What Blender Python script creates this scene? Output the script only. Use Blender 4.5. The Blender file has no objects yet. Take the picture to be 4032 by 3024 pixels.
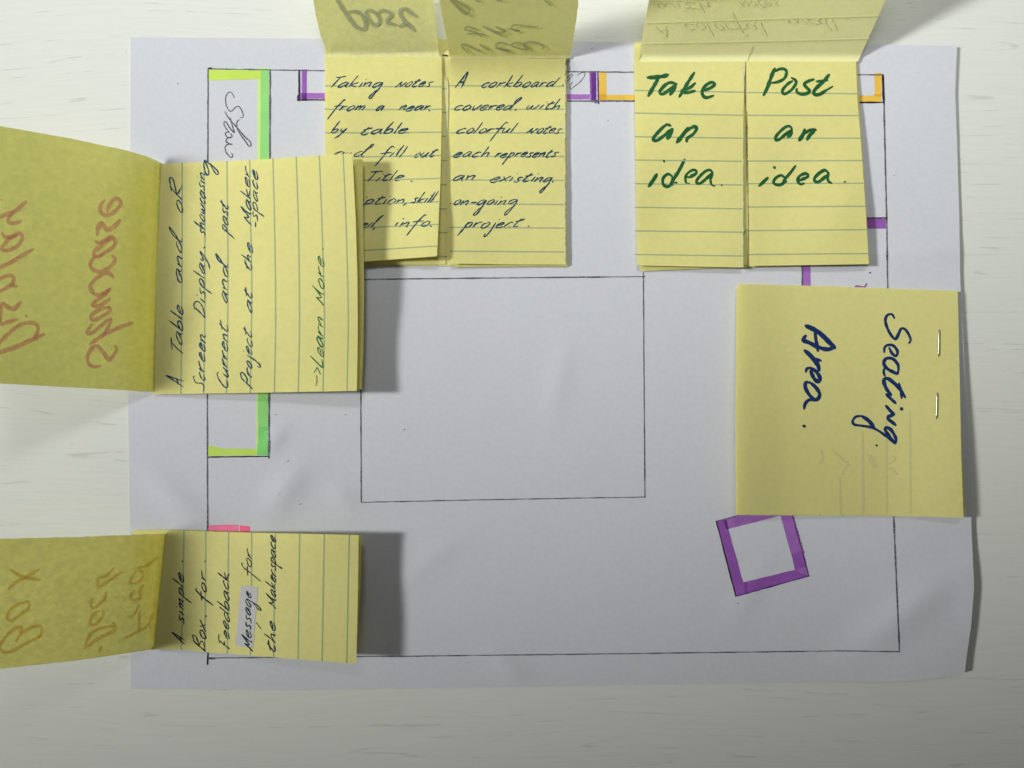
import bpy, math, random
from mathutils import Vector, noise

# ---------------------------------------------------------------- camera, light, exposure
S = 0.0852e-3            # metres on the table per photograph pixel
D = 0.248                # camera height
CX, CY = 2016.0, 1512.0
sc = bpy.context.scene
cam_data = bpy.data.cameras.new('camera')
cam = bpy.data.objects.new('camera', cam_data)
sc.collection.objects.link(cam)
sc.camera = cam
cam.location = (0, 0, D)
cam_data.sensor_width = 36
cam_data.lens = 36 * D / (4032 * S)
cam_data.clip_start = 0.01
cam_data.clip_end = 50
cam_data.dof.use_dof = True
cam_data.dof.focus_distance = D - 0.001
cam_data.dof.aperture_fstop = 13

w = bpy.data.worlds.new('World')
sc.world = w
w.use_nodes = True
bg = w.node_tree.nodes['Background']
bg.inputs[0].default_value = (1.0, 0.98, 0.94, 1)
bg.inputs[1].default_value = 0.072

def area(name, loc, target, sx, sy, energy, col):
    l = bpy.data.lights.new(name, 'AREA')
    l.shape = 'RECTANGLE'; l.size = sx; l.size_y = sy
    l.energy = energy; l.color = col
    o = bpy.data.objects.new(name, l)
    sc.collection.objects.link(o)
    o.location = loc
    o.rotation_euler = (Vector(target) - Vector(loc)).to_track_quat('-Z', 'Y').to_euler()
    return o
# window on the left, and the broad daylight that reaches the upper part of the table
W1 = area('window_light', (-2.0, 0.32, 1.24), (0.02, 0.225, 0.0), 0.6, 0.78, 1.38, (0.985, 0.995, 1.0)); W1.data.spread = math.radians(9.6); W1.rotation_euler.rotate_axis('Z', math.radians(32))
W2 = area('room_light', (-0.03, 0.55, 0.62), (-0.03, 0.175, 0.0), 0.5, 0.24, 0.205, (0.98, 0.99, 1.0)); W2.data.spread = math.radians(26)

vs = sc.view_settings
vs.view_transform = 'Standard'; vs.look = 'None'; vs.exposure = 0.2; vs.gamma = 1.0
sc.render.engine = 'CYCLES'

# ---------------------------------------------------------------- helpers
random.seed(7)
def P(px, py, z=0.0):
    f = (1 - z / D) * S
    return Vector(((px - CX) * f, (CY - py) * f, z))

def lin(c):
    return tuple((v / 255 / 12.92) if v / 255 <= 0.04045 else ((v / 255 + 0.055) / 1.055) ** 2.4 for v in c)

def sstep(a, b, x):
    t = max(0.0, min(1.0, (x - a) / (b - a)))
    return t * t * (3 - 2 * t)

def nz(x, y, s, seed=0):
    return noise.noise(Vector((x / s, y / s, seed * 7.31)))

def mat(name, base, rough=0.85, grain=0.04, scale=900, bump=0.15, bscale=2200, trans=0.0, spec=0.2, blotch=0.0, bdist=0.00006, coltwo=None):
    m = bpy.data.materials.new(name); m.use_nodes = True
    nt = m.node_tree; N = nt.nodes; L = nt.links
    b = N['Principled BSDF']
    b.inputs['Roughness'].default_value = rough
    b.inputs['Specular IOR Level'].default_value = spec
    tc = N.new('ShaderNodeTexCoord')
    n1 = N.new('ShaderNodeTexNoise'); n1.inputs['Scale'].default_value = scale; n1.inputs['Detail'].default_value = 4
    L.new(tc.outputs['Object'], n1.inputs['Vector'])
    mx = N.new('ShaderNodeMix'); mx.data_type = 'RGBA'
    lo = tuple(max(0, v * (1 - grain)) for v in base); hi = tuple(min(1, v * (1 + grain)) for v in base)
    if coltwo: lo, hi = base, coltwo
    mx.inputs[6].default_value = (*lo, 1); mx.inputs[7].default_value = (*hi, 1)
    if coltwo:
        rp = N.new('ShaderNodeMapRange'); rp.inputs[1].default_value = 0.34 if 'orange' in name else 0.42; rp.inputs[2].default_value = 0.56 if 'orange' in name else 0.66
        L.new(n1.outputs['Fac'], rp.inputs[0]); L.new(rp.outputs[0], mx.inputs[0])
    else:
        rp = N.new('ShaderNodeMapRange'); rp.inputs[1].default_value = 0.25; rp.inputs[2].default_value = 0.75
        L.new(n1.outputs['Fac'], rp.inputs[0]); L.new(rp.outputs[0], mx.inputs[0])
    col = mx.outputs[2]
    if blotch:
        n3 = N.new('ShaderNodeTexNoise'); n3.inputs['Scale'].default_value = 700; n3.inputs['Detail'].default_value = 6
        n3.inputs['Roughness'].default_value = 0.7
        L.new(tc.outputs['Object'], n3.inputs['Vector'])
        r3 = N.new('ShaderNodeMapRange'); r3.inputs[1].default_value = 0.3; r3.inputs[2].default_value = 0.7
        r3.inputs[3].default_value = 1 - blotch; r3.inputs[4].default_value = 1 + blotch
        L.new(n3.outputs['Fac'], r3.inputs[0])
        vm = N.new('ShaderNodeVectorMath'); vm.operation = 'SCALE'
        L.new(col, vm.inputs[0]); L.new(r3.outputs[0], vm.inputs['Scale'])
        col = vm.outputs[0]
    L.new(col, b.inputs['Base Color'])
    n2 = N.new('ShaderNodeTexNoise'); n2.inputs['Scale'].default_value = bscale; n2.inputs['Detail'].default_value = 3
    L.new(tc.outputs['Object'], n2.inputs['Vector'])
    bp = N.new('ShaderNodeBump'); bp.inputs['Strength'].default_value = bump; bp.inputs['Distance'].default_value = bdist
    L.new(n2.outputs['Fac'], bp.inputs['Height']); L.new(bp.outputs[0], b.inputs['Normal'])
    if trans:
        tr = N.new('ShaderNodeBsdfTranslucent'); L.new(col, tr.inputs['Color']); L.new(bp.outputs[0], tr.inputs['Normal'])
        ms = N.new('ShaderNodeMixShader'); ms.inputs[0].default_value = trans
        L.new(b.outputs[0], ms.inputs[1]); L.new(tr.outputs[0], ms.inputs[2])
        L.new(ms.outputs[0], N['Material Output'].inputs['Surface'])
    return m

def mesh_obj(name, verts, faces, m, parent=None, smooth=True):
    me = bpy.data.meshes.new(name)
    me.from_pydata([tuple(v) for v in verts], [], faces)
    me.update()
    if smooth:
        me.polygons.foreach_set('use_smooth', [True] * len(me.polygons))
    me.materials.append(m)
    o = bpy.data.objects.new(name, me)
    sc.collection.objects.link(o)
    if parent is not None:
        o.parent = parent
        o.matrix_parent_inverse = parent.matrix_world.inverted()
    return o

def thing(name, label, cat, px, py, group=None):
    o = bpy.data.objects.new(name, None)
    o.empty_display_size = 0.01
    o.location = P(px, py, 0.0004)
    sc.collection.objects.link(o)
    o['label'] = label; o['category'] = cat
    if group: o['group'] = group
    return o

class Root:
    """an empty whose children keep their world coordinates"""
def child(name, verts, faces, m, root, smooth=True, label=None, parent2=None, kind=None):
    base = root.location
    vv = [Vector(v) - base for v in verts]
    o = mesh_obj(name, vv, faces, m, None, smooth)
    o.parent = parent2 if parent2 is not None else root
    if label: o['label'] = label
    if kind: o['kind'] = kind
    return o

def resample(pts, n):
    pts = [Vector((p[0], p[1])) for p in pts]
    acc = [0.0]
    for a, b in zip(pts, pts[1:]): acc.append(acc[-1] + (b - a).length)
    out = []; j = 0
    for i in range(n + 1):
        t = acc[-1] * i / n
        while j < len(pts) - 2 and acc[j + 1] < t: j += 1
        seg = acc[j + 1] - acc[j]
        f = 0 if seg == 0 else (t - acc[j]) / seg
        out.append(pts[j].lerp(pts[j + 1], min(1, max(0, f))))
    return out

def smooth(pts, step=7.0):
    """Catmull-Rom through the points"""
    p = [Vector((a[0], a[1])) for a in pts]
    if len(p) < 3: 
        n = max(2, int((p[1] - p[0]).length / step))
        return [p[0].lerp(p[1], i / n) for i in range(n + 1)]
    q = [p[0] * 2 - p[1]] + p + [p[-1] * 2 - p[-2]]
    out = []
    for i in range(1, len(q) - 2):
        a, b, c, d = q[i - 1], q[i], q[i + 1], q[i + 2]
        n = max(2, int((c - b).length / step))
        for k in range(n):
            t = k / n
            out.append(0.5 * ((2 * b) + (c - a) * t + (2 * a - 5 * b + 4 * c - d) * t * t + (3 * b - a - 3 * c + d) * t ** 3))
    out.append(p[-1])
    return out

def sheet_geo(top, right, bottom, left, hf, n=48, m=48, thick=0.0001, rag=None):
    T = resample(top, n); B = resample(bottom, n); Lf = resample(left, m); R = resample(right, m)
    rag = rag or {}
    def jit(lst, amp, axis, seed):
        for i, p in enumerate(lst):
            v = (nz(i * 9.0, 3, 14, seed) + 0.7 * random.uniform(-1, 1)) * amp
            if i in (0, len(lst) - 1): continue
            p[axis] += v
    for k, amp in rag.items():
        jit({'top': T, 'bottom': B, 'left': Lf, 'right': R}[k], amp, 1 if k in ('top', 'bottom') else 0, hash(k) % 13 if False else len(k))
    V = []
    for j in range(m + 1):
        v = j / m
        for i in range(n + 1):
            u = i / n
            p = (T[i] * (1 - v) + B[i] * v) + (Lf[j] * (1 - u) + R[j] * u) - \
                (T[0] * (1 - u) * (1 - v) + T[n] * u * (1 - v) + B[0] * (1 - u) * v + B[n] * u * v)
            V.append(P(p.x, p.y, hf(p.x, p.y)))
    idx = lambda i, j: j * (n + 1) + i
    F = [(idx(i, j), idx(i, j + 1), idx(i + 1, j + 1), idx(i + 1, j)) for j in range(m) for i in range(n)]
    Nn = [Vector((0, 0, 0)) for _ in V]
    for f in F:
        nn = (V[f[1]] - V[f[0]]).cross(V[f[3]] - V[f[0]])
        for k in f: Nn[k] += nn
    off = len(V)
    V2 = [v - nn.normalized() * thick for v, nn in zip(V, Nn)]
    # the rim gets its own vertices so that the edge stays crisp
    F2 = [tuple(off + k for k in reversed(f)) for f in F]
    VV = V + V2
    rim = [idx(i, 0) for i in range(n)] + [idx(n, j) for j in range(m)] + [idx(i, m) for i in range(n, 0, -1)] + [idx(0, j) for j in range(m, 0, -1)]
    base = len(VV)
    for r in rim: VV.append(V[r].copy())
    for r in rim: VV.append(V2[r].copy())
    k = len(rim); F3 = []
    for a in range(k):
        b = (a + 1) % k
        F3.append((base + b, base + a, base + k + a, base + k + b))
    return VV, F + F2 + F3

_zc = [0]
def ribbon(V, F, pts, width, hf, lift=0.00004, taper=0.35, wob=0.15, smoothing=True, step=6.0):
    pl = smooth(pts, step) if smoothing else [Vector((a[0], a[1])) for a in pts]
    if len(pl) < 2: return
    _zc[0] = (_zc[0] + 1) % 12
    z0 = lift + _zc[0] * 1.5e-6
    n = len(pl); b = len(V)
    ph = random.uniform(0, 100)
    for i, p in enumerate(pl):
        d = (pl[min(i + 1, n - 1)] - pl[max(i - 1, 0)])
        if d.length == 0: d = Vector((1, 0))
        d.normalize(); q = Vector((-d.y, d.x))
        t = i / (n - 1)
        e = min(t, 1 - t) * 2
        wd = width * 0.5 * (1 - taper * (1 - min(1, e * 3)) ** 2) * (1 + wob * nz(i * 5 + ph, ph, 17, 3) * 2)
        zz = z0 + t * 1.2e-6
        for s in (1, -1):
            x = p + q * wd * s
            V.append(P(x.x, x.y, hf(x.x, x.y) + zz))
        if i:
            k = b + 2 * i
            F.append((k - 2, k - 1, k + 1, k))
    # round ends
    for c, k0, k1, sgn in ((0, b, b + 1, -1), (n - 1, b + 2 * n - 2, b + 2 * n - 1, 1)):
        p = pl[c]; d = (pl[min(c + 1, n - 1)] - pl[max(c - 1, 0)])
        if d.length == 0: continue
        d.normalize(); q = Vector((-d.y, d.x)); r = (V[k0] - V[k1]).length / 2 / S
        ids = [k0]
        for a in (1, 2, 3):
            an = math.pi * a / 4
            x = p + q * r * math.cos(an) + d * sgn * r * math.sin(an)
            V.append(P(x.x, x.y, hf(x.x, x.y) + z0)); ids.append(len(V) - 1)
        ids.append(k1)
        F.append(tuple(ids if sgn == -1 else ids[::-1]))

def orient_up(V, F):
    out = []
    for f in F:
        a, b, c = V[f[0]], V[f[1]], V[f[2]]
        out.append(f if (b - a).cross(c - b).z >= 0 else tuple(reversed(f)))
    return out

def dot(V, F, x, y, r, hf, lift=0.00004):
    c = len(V)
    n = 9; ex = random.uniform(0.8, 1.25)
    for i in range(n):
        a = 2 * math.pi * i / n; rr = r * random.uniform(0.85, 1.1)
        X, Y = x + rr * ex * math.cos(a), y + rr / ex * math.sin(a)
        V.append(P(X, Y, hf(X, Y) + lift))
    F.append(tuple(range(c, c + n)))

def poly_grid(V, F, quad, hf, lift, nx=12, ny=12, rag=0.0):
    """quad: four px corners TL TR BR BL laid on the sheet as a fine grid"""
    a, b, c, d = [Vector(q) for q in quad]
    s = len(V)
    for j in range(ny + 1):
        for i in range(nx + 1):
            u, v = i / nx, j / ny
            p = (a * (1 - u) + b * u) * (1 - v) + (d * (1 - u) + c * u) * v
            if rag and (i in (0, nx) or j in (0, ny)):
                p = p + Vector((random.uniform(-rag, rag), random.uniform(-rag, rag)))
            V.append(P(p.x, p.y, hf(p.x, p.y) + lift))
    for j in range(ny):
        for i in range(nx):
            k = s + j * (nx + 1) + i
            F.append((k, k + nx + 1, k + nx + 2, k + 1))

# ---------------------------------------------------------------- handwriting alphabet (x height = 1)
G = {
'a': ([[(.9,.9),(.55,1.02),(.15,.6),(.08,.15),(.35,0),(.75,.5),(.93,.95)],[(.93,.95),(.85,.2),(1.05,.02)]],1.2),
'b': ([[(.25,2.1),(.15,1),(.1,0)],[(.1,.4),(.5,.9),(.85,.75),(.7,.15),(.35,-.02),(.1,.12)]],1.1),
'c': ([[(.85,.85),(.65,1.02),(.25,.75),(.1,.25),(.35,0),(.85,.2)]],1.0),
'd': ([[(.85,.85),(.5,1.0),(.12,.5),(.15,.05),(.5,.08),(.85,.6)],[(1.0,1.75),(.9,.8),(.85,.1),(1.0,.02)]],1.2),
'^': ([[(.85,.85),(.5,1.0),(.12,.5),(.15,.05),(.5,.08),(.85,.6),(1.1,1.3),(1.45,2.0),(1.35,2.15),(1.05,1.7),(.95,.8),(.95,.1),(1.25,.05)]],1.35),
'e': ([[(.15,.42),(.55,.55),(.85,.8),(.7,1.0),(.35,.85),(.1,.4),(.2,.02),(.5,0),(.9,.25)]],1.05),
'f': ([[(.95,1.75),(.75,1.95),(.55,1.5),(.42,.3),(.32,-1.8)],[(.0,.85),(.45,.95),(.95,.95)]],0.95),
'F': ([[(.35,1.7),(.2,.9),(.1,0)],[(0,1.75),(.5,1.8),(1.0,1.85)],[(.2,.9),(.75,.95)]],1.1),
'g': ([[(.9,.9),(.55,1.02),(.15,.6),(.1,.15),(.35,.05),(.75,.5),(.93,.95),(1.0,0),(1.0,-1.3),(.85,-2.1),(.62,-2.0),(.6,-1.4),(.85,-.7),(1.1,-.25)]],1.25),
'h': ([[(.2,1.95),(.15,1),(.1,0)],[(.1,.35),(.5,.9),(.75,.85),(.72,.2),(.9,0)]],1.1),
'i': ([[(.25,.95),(.15,.4),(.15,0)],[(.38,1.5),(.4,1.4)]],0.55),
'j': ([[(.35,.95),(.4,-.4),(.35,-1.4),(.1,-1.6),(.0,-1.0)],[(.5,1.5),(.52,1.4)]],0.65),
'k': ([[(.2,2.0),(.15,1),(.1,0)],[(.85,.95),(.2,.42),(.5,.2),(.95,.05)]],1.1),
'l': ([[(.2,2.0),(.15,1.0),(.1,0)]],0.5),
'm': ([[(.1,.95),(.08,.4),(.05,0)],[(.07,.4),(.4,.95),(.55,.8),(.5,0)],[(.52,.4),(.85,.95),(1.0,.8),(.97,.1),(1.1,0)]],1.35),
'n': ([[(.1,.95),(.1,.5),(.08,0)],[(.1,.4),(.5,.9),(.75,.85),(.72,.15),(.9,0)]],1.1),
'N': ([[(.3,1.1),(.1,.5),(-.15,0)],[(.3,1.1),(.45,.4),(.6,0),(.8,.4),(1.1,1.1)]],1.25),
'o': ([[(.45,1.1),(.7,.95),(.85,.7),(.7,.2),(.35,-.02),(.12,.2),(.2,.7),(.5,.98)]],1.05),
'p': ([[(.25,1.05),(.17,.2),(.1,-1.5)],[(.15,.5),(.5,1.0),(.85,.85),(.75,.3),(.4,.05),(.15,.15)]],1.1),
'r': ([[(.15,1.0),(.1,.5),(.08,0)],[(.1,.4),(.4,.85),(.8,.95)]],0.9),
's': ([[(.85,.95),(.5,.95),(.3,.75),(.5,.5),(.65,.25),(.5,.03),(.05,.05)]],0.95),
't': ([[(.5,1.5),(.3,.9),(.15,.25),(.35,0),(.8,.2)],[(.05,1.05),(.4,1.15),(.85,1.35)]],0.95),
'u': ([[(.15,.95),(.08,.3),(.3,0),(.7,.45),(.82,.95)],[(.82,.95),(.75,.15),(.95,0)]],1.15),
'v': ([[(.1,.95),(.2,.4),(.3,0),(.6,.4),(.9,1.05)]],0.95),
'w': ([[(.1,.95),(.1,.2),(.3,.02),(.6,.7),(.6,.2),(.8,.02),(1.05,.4),(1.2,1.0)]],1.35),
'x': ([[(.15,1.0),(.45,.5),(.85,0)],[(.9,1.0),(.45,.5),(-.05,0)]],1.05),
'y': ([[(.15,.95),(.15,.5),(.4,.35),(.85,.95)],[(.85,.95),(.6,.0),(.25,-.75),(-.1,-1.0)]],1.05),
'A': ([[(0,0),(.35,1),(.75,2.0),(.85,1.1),(.95,-.1)],[(.1,.75),(.5,.8),(1.0,.95)]],1.3),
'B': ([[(.25,1.9),(.15,.9),(.05,0)],[(.2,1.75),(.7,1.9),(.85,1.5),(.25,1.0),(.75,.85),(.8,.3),(.05,0)]],1.15),
'C': ([[(1.0,1.6),(.85,1.85),(.4,1.5),(.1,.7),(.2,.1),(.6,0),(.95,.2)]],1.15),
'D': ([[(.3,1.8),(.15,.9),(.0,0)],[(.05,1.8),(.6,1.85),(1.0,1.3),(.75,.4),(.05,0)]],1.25),
'L': ([[(.4,2.0),(.2,1.0),(.1,.05),(.5,0),(.8,.2)]],1.0),
'M': ([[(.15,1.4),(.05,.7),(-.1,-.1)],[(.15,1.4),(.4,.6),(.6,.6),(1.15,1.9)],[(1.15,1.9),(1.0,.8),(1.0,.05),(1.25,-.05)]],1.4),
'P': ([[(.3,1.7),(.15,.7),(.0,-.3)],[(.25,1.6),(.75,1.75),(.95,1.4),(.6,.85),(.2,.8)]],1.1),
'R': ([[(.3,1.9),(.15,.9),(.0,0)],[(.15,1.75),(.8,1.9),(.95,1.5),(.25,.95),(.5,.5),(.95,.0)]],1.2),
'S': ([[(1.0,1.5),(.8,1.8),(.4,1.5),(.5,1.0),(.8,.5),(.6,.05),(.1,.1)]],1.15),
'T': ([[(.55,1.75),(.4,.9),(.3,0)],[(0,1.75),(.5,1.8),(1.1,1.9)]],1.05),
'-': ([[(.05,.5),(.7,.55)]],0.85),
'.': ([[(.05,.1),(.1,.0),(.22,-.08)]],0.45),
',': ([[(.2,.15),(.1,-.15),(-.05,-.4)]],0.4),
}
def word_geo(V, F, text, p0, p1, xh, hf, width, shear=0.72, lift=0.00004, mirror=False, jit=0.10):
    rs = random.getstate(); strokes = []; x = 0.0
    for ch in text:
        g, adv = G[ch]
        k = 1 + random.uniform(-.13, .13); dy = random.uniform(-.09, .09)
        for st in g:
            st = [(a, b * .94 if b < 1.1 else 1.034 + (b - 1.1) * 1.25) for a, b in st]
            strokes.append([(x + a * k + random.uniform(-jit, jit) * .6, b * (1 + random.uniform(-.04, .04)) + dy + random.uniform(-jit, jit) * .5) for a, b in st])
        x += adv * k
    d = Vector((p1[0] - p0[0], p1[1] - p0[1])); Lw = d.length; d.normalize()
    up = Vector((d.y, -d.x)) * (-1 if mirror else 1)
    lo, hi = 0.1, 200.0
    def ext(sx):
        xs = [a * sx + b * xh * shear for st in strokes for a, b in st]
        return min(xs), max(xs)
    for _ in range(40):
        mid = (lo + hi) / 2
        a, b = ext(mid)
        if b - a > Lw: hi = mid
        else: lo = mid
    sx = (lo + hi) / 2
    if sx < 0.78 * xh and shear > 0.2:
        random.setstate(rs)
        return word_geo(V, F, text, p0, p1, xh, hf, width, shear - 0.08, lift, mirror, jit)
    a, b = ext(sx)
    o = Vector(p0)
    for st in strokes:
        pts = [o + d * (q[0] * sx + q[1] * xh * shear - a) + up * (q[1] * xh) for q in st]
        ribbon(V, F, [(p.x, p.y) for p in pts], width * random.uniform(.9, 1.18), hf, lift, step=4.0, wob=0.3, taper=0.5)

def words(root, par, items, hf, m, xh, width, shear=0.72, lift=0.00004, mirror=False, colour='blue'):
    for it in items:
        V, F = [], []
        txt, p0, p1 = it[:3]
        h = it[3] if len(it) > 3 else xh
        word_geo(V, F, txt, p0, p1, h, hf, width, shear, lift, mirror)
        child('handwritten_word', V, orient_up(V, F), m, root, smooth=False)

def strokes_obj(root, strokes, off, s, hf, m, width, name='handwritten_word', lift=0.00004, label=None, step=5.0, wob=0.15, taper=.35):
    V, F = [], []
    for st in strokes:
        wd = width
        if isinstance(st[0], (int, float)):
            wd = st[0] * (1.48 if m in (M_gmark, M_navy) else 1.35 if m in (M_bred, M_borange, M_bgrey) else 1.0); st = st[1]
        pts = [(off[0] + a * s, off[1] + b * s) for a, b in st]
        if len(pts) == 1: dot(V, F, pts[0][0], pts[0][1], wd * 0.55, hf, lift)
        else: ribbon(V, F, pts, wd, hf, lift, step=step, wob=wob, taper=taper)
    return child(name, V, orient_up(V, F), m, root, smooth=False, label=label)

# ---------------------------------------------------------------- materials
M_paper = mat('white_paper', (0.705, 0.722, 0.75), grain=0.03, scale=700, bump=0.5, bscale=1500, trans=0.12)
YEL = (0.895, 0.855, 0.35)
M_note = mat('yellow_note', YEL, grain=0.035, scale=500, bump=0.35, bscale=1600, trans=0.3, blotch=0.02)
M_cover = mat('yellow_cover', (0.95, 0.94, 0.53), grain=0.03, scale=500, bump=0.3, bscale=1600, trans=0.45, blotch=0.07)
M_torn = mat('torn_fibre', (0.66, 0.64, 0.43), grain=0.15, scale=3000, bump=0.8, bscale=3000)
M_rule = mat('ruled_line_ink', (0.33, 0.41, 0.24), grain=0.12, scale=2500)
M_rulef = mat('bled_rule_ink', (0.80, 0.81, 0.48), grain=0.06, scale=2500, trans=0.3)
M_blue = mat('blue_black_ink', (0.006, 0.050, 0.095), grain=0.5, scale=900, rough=0.6)
M_black = mat('black_ink', (0.008, 0.022, 0.03), grain=0.4, scale=900, rough=0.6)
M_green = mat('green_pen_ink', (0.010, 0.13, 0.030), grain=0.4, scale=900, rough=0.6)
M_gmark = mat('green_marker_ink', (0.008, 0.095, 0.025), grain=0.45, scale=900, rough=0.6)
M_navy = mat('navy_marker_ink', (0.008, 0.03, 0.12), grain=0.4, scale=900, rough=0.6)
M_bgrey = mat('bled_grey_ink', (0.56, 0.59, 0.42), grain=0.12, scale=1500, trans=0.45)
M_bpale = mat('bled_pale_ink', (0.76, 0.78, 0.50), grain=0.06, scale=1500, trans=0.3)
M_bred = mat('bled_red_ink', (0.97, 0.59, 0.54), grain=0.15, scale=1500, trans=0.7)
M_borange = mat('bled_orange_ink', (1.0, 0.69, 0.46), grain=0.0, scale=1900, trans=0.75, coltwo=(0.92, 0.82, 0.44))
M_pencil = mat('graphite', (0.03, 0.03, 0.045), scale=2600, coltwo=(0.30, 0.31, 0.36), rough=0.5)
M_pencild = mat('soft_graphite', (0.018, 0.018, 0.026), grain=0.5, scale=2500, rough=0.5)
M_purple = mat('purple_marker', (0.30, 0.10, 0.42), grain=0.12, scale=260, rough=0.7)
M_purplel = mat('light_purple_marker', (0.38, 0.15, 0.50), grain=0.12, scale=300, rough=0.7)
M_purpled = mat('dark_purple_marker', (0.13, 0.03, 0.22), grain=0.2, scale=500, rough=0.7)
M_orange = mat('orange_highlighter', (0.78, 0.50, 0.07), grain=0.08, scale=300)
M_oranged = mat('dark_orange_highlighter', (0.70, 0.37, 0.03), grain=0.08, scale=300)
M_lime = mat('lime_highlighter', (0.56, 0.76, 0.12), grain=0.08, scale=120)
M_limel = mat('pale_lime_highlighter', (0.62, 0.80, 0.30), grain=0.06, scale=120)
M_grn = mat('green_highlighter', (0.30, 0.70, 0.20), grain=0.10, scale=90)
M_grnd = mat('deep_green_highlighter', (0.21, 0.63, 0.17), grain=0.10, scale=150)
M_pink = mat('pink_highlighter', (0.98, 0.24, 0.41), grain=0.08, scale=300)
M_pinkd = mat('strong_pink_highlighter', (0.96, 0.16, 0.31), grain=0.08, scale=300)
M_tape = mat('white_correction_tape', (0.54, 0.53, 0.52), grain=0.04, scale=600, rough=0.6)
M_steel = bpy.data.materials.new('staple_steel'); M_steel.use_nodes = True
_b = M_steel.node_tree.nodes['Principled BSDF']; _b.inputs['Metallic'].default_value = 1; _b.inputs['Roughness'].default_value = 0.28; _b.inputs['Base Color'].default_value = (0.50, 0.49, 0.45, 1)

def table_material():
    m = bpy.data.materials.new('white_painted_wood'); m.use_nodes = True
    nt = m.node_tree; N = nt.nodes; L = nt.links
    b = N['Principled BSDF']; b.inputs['Roughness'].default_value = 0.55; b.inputs['Specular IOR Level'].default_value = 0.25
    tc = N.new('ShaderNodeTexCoord')
    # slow bend of the grain
    nb = N.new('ShaderNodeTexNoise'); nb.inputs['Scale'].default_value = 5; nb.inputs['Detail'].default_value = 1
    L.new(tc.outputs['Object'], nb.inputs['Vector'])
    ma = N.new('ShaderNodeVectorMath'); ma.operation = 'MULTIPLY_ADD'
    ma.inputs[1].default_value = (0, 0.03, 0)
    L.new(nb.outputs['Color'], ma.inputs[0]); L.new(tc.outputs['Object'], ma.inputs[2])
    def mapped(rot, sc_):
        mp = N.new('ShaderNodeMapping'); mp.inputs['Rotation'].default_value = (0, 0, math.radians(rot)); mp.inputs['Scale'].default_value = sc_
        L.new(ma.outputs[0], mp.inputs['Vector']); return mp.outputs[0]
    def nzn(vec, scale, det, rough=0.5):
        n = N.new('ShaderNodeTexNoise'); n.inputs['Scale'].default_value = scale; n.inputs['Detail'].default_value = det; n.inputs['Roughness'].default_value = rough
        L.new(vec, n.inputs['Vector']); return n.outputs['Fac']
    def mr(fac, a, b_, c=0, d=1):
        r = N.new('ShaderNodeMapRange'); r.inputs[1].default_value = a; r.inputs[2].default_value = b_; r.inputs[3].default_value = c; r.inputs[4].default_value = d
        L.new(fac, r.inputs[0]); return r.outputs[0]
    def mul(a, b_):
        x = N.new('ShaderNodeMath'); x.operation = 'MULTIPLY'; L.new(a, x.inputs[0])
        if isinstance(b_, (int, float)): x.inputs[1].default_value = b_
        else: L.new(b_, x.inputs[1])
        return x.outputs[0]
    streak = nzn(mapped(-5, (0.05, 1, 1)), 1100, 3)            # fine brush / grain streaks
    bn = nzn(mapped(-6, (0.045, 1, 1)), 62, 3, 0.45)
    pg = N.new('ShaderNodeMath'); pg.operation = 'MULTIPLY'; L.new(bn, pg.inputs[0]); pg.inputs[1].default_value = 11
    pp = N.new('ShaderNodeMath'); pp.operation = 'PINGPONG'; L.new(pg.outputs[0], pp.inputs[0]); pp.inputs[1].default_value = 0.5
    band = pp.outputs[0]               # where the pores gather in rows
    pore = nzn(mapped(-6, (0.05, 1, 1)), 2100, 2)              # short pores
    brk = nzn(mapped(-6, (0.35, 1, 1)), 230, 2)
    pm = mul(mul(mr(pore, 0.40, 0.52), mr(band, 0.055, 0.015)), mr(brk, 0.50, 0.58))
    speck = nzn(mapped(-6, (0.5, 1, 1)), 900, 1)
    sp = mr(speck, 0.745, 0.79)
    mx = N.new('ShaderNodeMix'); mx.data_type = 'RGBA'
    mx.inputs[6].default_value = (0.72, 0.735, 0.665, 1); mx.inputs[7].default_value = (0.30, 0.29, 0.25, 1)
    L.new(mul(pm, 0.27), mx.inputs[0])
    fine = mr(streak, 0.3, 0.7, 0.975, 1.02)
    vm = N.new('ShaderNodeVectorMath'); vm.operation = 'SCALE'; L.new(mx.outputs[2], vm.inputs[0]); L.new(fine, vm.inputs['Scale'])
    L.new(vm.outputs[0], b.inputs['Base Color'])
    h1 = mul(streak, 0.5)
    s1 = N.new('ShaderNodeMath'); s1.operation = 'SUBTRACT'; L.new(h1, s1.inputs[0]); L.new(mul(pm, 0.9), s1.inputs[1])
    s2 = N.new('ShaderNodeMath'); s2.operation = 'ADD'; L.new(s1.outputs[0], s2.inputs[0]); L.new(mul(sp, 1.2), s2.inputs[1])
    bp = N.new('ShaderNodeBump'); bp.inputs['Strength'].default_value = 0.5; bp.inputs['Distance'].default_value = 0.00014
    L.new(s2.outputs[0], bp.inputs['Height']); L.new(bp.outputs[0], b.inputs['Normal'])
    return m

# ---------------------------------------------------------------- setting: the table
def box(x0, x1, y0, y1, z0, z1):
    V = [(x0,y0,z0),(x1,y0,z0),(x1,y1,z0),(x0,y1,z0),(x0,y0,z1),(x1,y0,z1),(x1,y1,z1),(x0,y1,z1)]
    F = [(3,2,1,0),(4,5,6,7),(0,1,5,4),(1,2,6,5),(2,3,7,6),(3,0,4,7)]
    return V, F
tv, tf = box(-0.6, 0.7, -0.45, 0.5, -0.03, 0.0)
table = mesh_obj('table_top', tv, tf, table_material(), smooth=False)
table['kind'] = 'structure'
table['label'] = 'white painted wooden table top with fine horizontal grain'

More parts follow.
